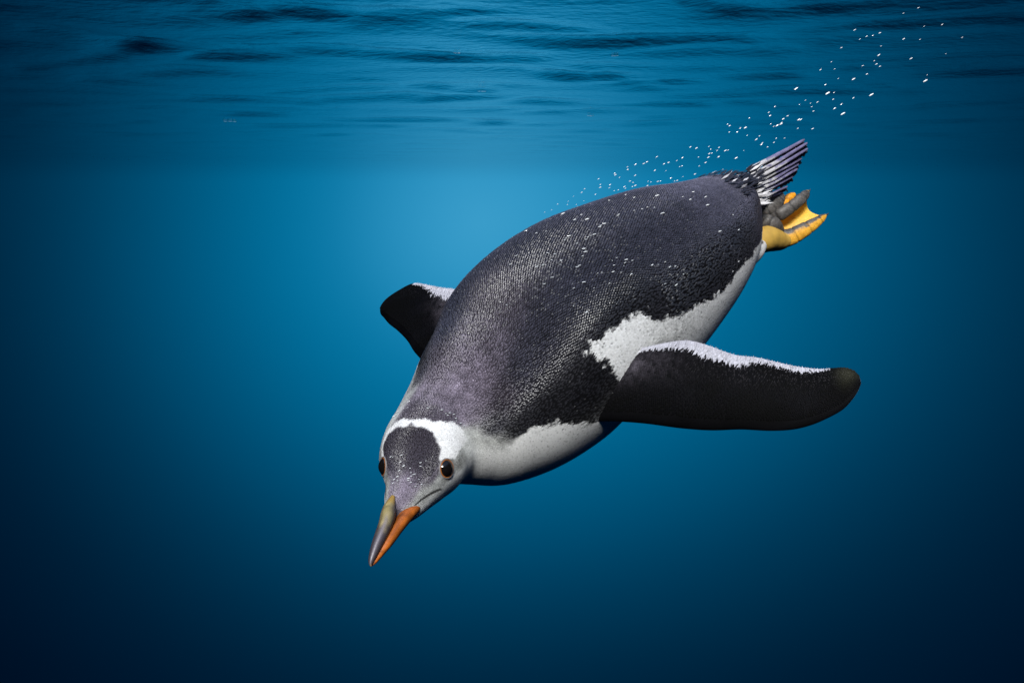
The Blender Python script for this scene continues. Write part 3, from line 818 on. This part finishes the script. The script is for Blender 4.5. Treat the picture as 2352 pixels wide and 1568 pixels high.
# ------------------------------------------------------------------ air bubbles
bub_mat = flat_mat('air_bubble', (0.86, 0.90, 0.92), rough=0.12, spec=0.8)
def bubble_mesh():
    n, m = 7, 10
    a = np.linspace(0.0, math.pi, n)[:, None]; b = np.linspace(0, 2 * math.pi, m, endpoint=False)[None]
    V = np.stack([np.broadcast_to(np.cos(a), (n, m)), np.sin(a) * np.cos(b) * 0.27, np.sin(a) * np.sin(b) * 0.27], -1).reshape(-1, 3)
    me = bpy.data.meshes.new('bubble')
    me.from_pydata(V.tolist(), [], grid_faces(n, m, True).tolist())
    for p in me.polygons:
        p.use_smooth = True
    me.materials.append(bub_mat)
    return me
BUB = bubble_mesh()
from mathutils import Vector, Matrix

def bubble(p, direction, half, label, group):
    o = bpy.data.objects.new('bubble', BUB)
    COL.objects.link(o)
    x = Vector(unit(direction)); z = Vector(-FWD); y = z.cross(x).normalized(); z = x.cross(y)
    o.matrix_world = Matrix.Translation(Vector(p)) @ Matrix((x, y, z)).transposed().to_4x4() @ Matrix.Diagonal((half, half * random.uniform(.85, 1.15), half * .9, 1))
    describe(o, label, 'bubble', group)
    return o

DRIFT = 0.86 * RIGHT + 0.50 * UP
# trail: picture x, y (of the right half, 2352 wide) and size class
TRAIL = """1867 37 3,1798 62 3,1893 122 2,1976 114 3,1574 139 3,1690 152 3,1629 168 3,1658 164 2,1598 181 2,1799 180 3,1874 182 2,2068 173 2,1513 220 2,1695 213 2,1685 254 3,1993 248 1,1833 270 4,1467 285 2,1664 280 2,1674 295 4,1690 306 2,1611 303 3,1417 321 2,1482 318 2,1631 341 3,1498 362 2,1569 364 4,1908 345 1,1440 390 3,1305 408 4,1480 426 2,1348 461 2,1475 457 3,1371 475 2,1403 470 3,1320 481 1,1377 491 2,1568 451 2,1513 479 3,1482 499 4,1385 511 3,1208 490 2,1179 517 3,1186 532 2,1266 533 3,1246 547 3,1090 543 2,1317 550 3,1327 550 3,1189 570 2,1239 564 3,1236 570 3,1218 577 3,1202 581 2,990 572 2,1000 578 2,1048 589 2,1072 587 3,1313 590 2,1381 592 3,998 607 2,1035 608 2,1080 623 2,1137 625 2,1122 641 3,1150 657 3,1146 664 3,1214 636 2,1252 635 2,1203 655 2,1174 676 2,1064 692 1,819 676 2,847 681 3,905 673 2,913 687 2,950 678 2,942 692 2,980 692 3,993 690 2,918 704 2,906 706 2,902 723 3,949 721 3,1030 726 3,665 721 2,783 725 2,857 722 2,757 738 2,719 747 2,698 753 2,620 744 2,605 752 2,567 756 2,889 747 3,860 763 2,780 763 2,770 766 2,707 785 1,656 783 2,967 779 2,530 767 2,532 779 2,840 800 3,785 812 1,472 797 2,475 804 2,494 815 2,566 806 2,542 832 2,556 839 2,625 833 2,638 836 2,670 834 2,682 832 2,746 832 2,759 829 2,730 818 2,397 822 2,406 848 2,405 861 2,450 849 2,447 863 2,470 876 2,488 873 2,516 858 2,521 866 2,553 857 2,567 852 2,622 853 2,333 868 2,320 884 2,383 893 2,282 902 1,258 925 1,255 940 1,210 938 1,296 940 1,330 922 1,182 964 1,150 975 1,243 975 2,300 950 1"""
BIG = [(1899, 372, 'largest white bubble, farthest from the tail, alone below the far end of the trail'),
       (1520, 523, 'fat white bubble hanging lowest under the middle of the trail, above the tail tip'),
       (1450, 429, 'large bright bubble in the densest part of the trail beyond the tail'),
       (1651, 436, 'large bright bubble on the right of the dense middle of the trail')]
HALF = {1: 1.8, 2: 2.7, 3: 3.6, 4: 4.7, 5: 6.0}
for row in TRAIL.split(','):
    x, y, k = (int(v) for v in row.split())
    px, py = 1176 + x * .5, y * .5
    far_ = px > 1690
    d = 1.17 + max(0, (px - 1500) / 800) * 0.5 + random.uniform(-.03, .03)
    h = HALF[k] * d / FOC * random.uniform(.7, 1.15)
    bubble(at(px, py, d), DRIFT + RNG.normal(0, .06, 3), h,
           'tiny white air bubble in the trail rising beyond the tail' if far_ else 'tiny white air bubble streaming off above the back',
           'bubbles in the trail beyond the tail' if far_ else 'bubbles streaming off above the back')
for x, y, lab in BIG:
    px, py = 1176 + x * .5, y * .5
    d = 1.17 + max(0, (px - 1500) / 800) * 0.5
    bubble(at(px, py, d), DRIFT, HALF[5] * d / FOC, lab, 'bubbles in the trail beyond the tail')

def cling(u, t, half_px, label, group, lift=0.0012):
    p = body_point([u], [t])[0]; c0 = body_frames(np.array([u]))[0][0]
    n = unit(p - c0)
    dr = DRIFT - (DRIFT @ n) * n
    d = (p - CAM) @ FWD
    bubble(p + n * lift, dr + RNG.normal(0, .08, 3), half_px * d / FOC, label, group)

HEAD_U = [(16.04, -39.0), (16.13, -34.5), (16.59, -18.5), (16.82, -11.0), (16.2, -16.5), (17.06, -20.0), (16.32, 27.5), (16.51, 19.5), (16.68, 21.5), (16.92, 3.0), (17.13, 7.0), (17.18, 14.0), (17.13, 16.5), (17.42, 7.0), (17.52, 8.5), (17.37, -21.0), (17.49, -29.5), (17.59, -17.5), (17.68, -29.5), (17.56, 16.0), (17.52, 30.5), (17.28, 29.5), (17.64, 30.5), (17.28, 11.0), (17.4, 40.0), (13.53, 18.0), (13.55, 21.0), (13.36, 19.5), (13.29, 23.5), (13.39, 29.0), (13.48, 32.0), (13.39, 37.0), (13.96, 26.0), (13.72, 31.0), (13.63, 38.5), (13.32, 41.0), (13.65, -3.0), (13.46, 11.0), (13.65, -30.5), (13.29, -38.0), (13.63, -47.5), (13.79, -46.5), (13.79, -50.5)]
BACK_U = [(5.68, 5.0), (5.99, -4.0), (5.61, -4.0), (5.35, 12.5), (4.96, 23.5), (4.89, 28.5), (4.3, 32.5), (4.44, 23.0), (5.73, 21.5), (5.82, 19.0), (5.94, 18.5), (6.09, 17.0), (6.4, 14.5), (6.44, 15.0), (6.8, 0.0), (6.92, 16.0), (6.83, 16.0), (6.97, 16.5), (5.75, 28.0), (6.8, -13.5), (7.02, 1.5), (6.9, 6.5), (7.61, 18.0), (7.42, 19.0), (7.35, 18.5), (7.28, 18.5), (7.68, 25.0), (7.64, 23.0), (7.21, 19.0), (7.8, 26.0), (7.61, 11.0), (7.52, 11.0), (7.66, 11.5), (8.11, 11.5), (8.42, 15.0), (8.81, 22.5), (8.59, 23.5), (8.23, 22.0), (8.07, 29.0), (8.09, 28.5), (8.02, 29.0), (8.21, 42.5), (8.52, 35.5), (8.26, 37.0), (7.83, 39.0), (7.9, 38.0), (7.64, 42.0), (7.52, 44.5), (7.37, 48.0), (7.47, 37.0), (7.35, 37.0), (7.23, 40.5), (7.14, 42.5), (7.37, 42.5), (7.3, 41.5), (7.52, 39.5), (7.88, 45.5), (6.42, 57.5), (6.54, 56.0), (6.56, 52.5), (6.73, 51.5), (6.35, 63.5), (6.63, 65.5), (6.85, 50.0), (6.85, 61.5), (5.11, 86.0), (4.8, 85.0), (3.99, 58.0), (4.2, 69.0), (4.96, 58.5), (4.61, 39.0), (7.56, -3.0), (7.64, -7.5), (7.49, -20.0), (8.23, 16.5), (8.07, 15.0), (8.52, 13.0), (8.38, -2.5), (8.64, -1.5), (9.57, 4.5), (9.57, 9.0), (8.83, 41.0), (8.73, 48.0), (8.78, 35.0), (8.14, 20.5)]
for u, t in HEAD_U:
    cling(u, math.radians(t), random.uniform(2.2, 3.8), 'tiny white bubble clinging to the dark crown' if u > 14.5 else 'tiny white bubble clinging to the nape beside the white band', 'bubbles clinging to the head')
for u, t in BACK_U:
    where = ('tiny white bubble clinging to the back above the flank' if u < 6.3 else
             'tiny white bubble on the bright middle of the back' if u < 9.3 else 'tiny white bubble clinging to the shoulder')
    cling(u, math.radians(t), random.choice([2.3, 2.6, 3.0, 3.4, 4.2, 5.4]), where, 'bubbles clinging to the back')
# flecks of foam under the surface
foam_mat, nt, p, L = node_mat('foam')
tl = nt.nodes.new('ShaderNodeBsdfTranslucent'); tl.inputs[0].default_value = (0.6, 0.68, 0.72, 1)
L(tl.outputs[0], nt.nodes['Material Output'].inputs['Surface'])
FOAM = [(1357, 266, 7, 'brightest small fleck of foam under the water surface above the back'), (530, 279, 7, 'lone white foam fleck under the dark left part of the surface'),
        (1415, 128, 8, 'pale foam fleck at a dark ripple, right of the middle'), (1047, 122, 6, 'faint foam fleck in the middle near the top edge'),
        (1112, 210, 8, 'broken foam fleck between the top edge and the glow, left of the trail')]
for px, py, r, lab in FOAM:
    ray = unit(at(px, py, 1.0) - CAM); dist = (0 - CAM[2]) / ray[2]
    p0 = CAM + ray * (dist * 0.992)
    s_ = r * dist / FOC
    g = np.random.default_rng(px)
    vs_, fs_ = [], []
    for k in range(5):
        a = g.uniform(0, 6.28); rr = s_ * abs(g.normal(0, .4)); b = s_ * g.uniform(.15, .4)
        Vb, Fb = sphere(p0 + np.array([rr * math.cos(a) * 1.6, rr * math.sin(a) * 1.6, -b * .1]), np.array([0., 0., 1.]), b, 0.10, 6, 9)
        Vb[:, 0] = p0[0] + (Vb[:, 0] - p0[0]) * 1.5
        fs_.append(Fb[0] + sum(len(v) for v in vs_)); vs_.append(Vb)
    o = make_mesh('foam_fleck', np.concatenate(vs_), [np.concatenate(fs_)], foam_mat)
    describe(o, lab, 'foam', 'flecks of foam under the surface')
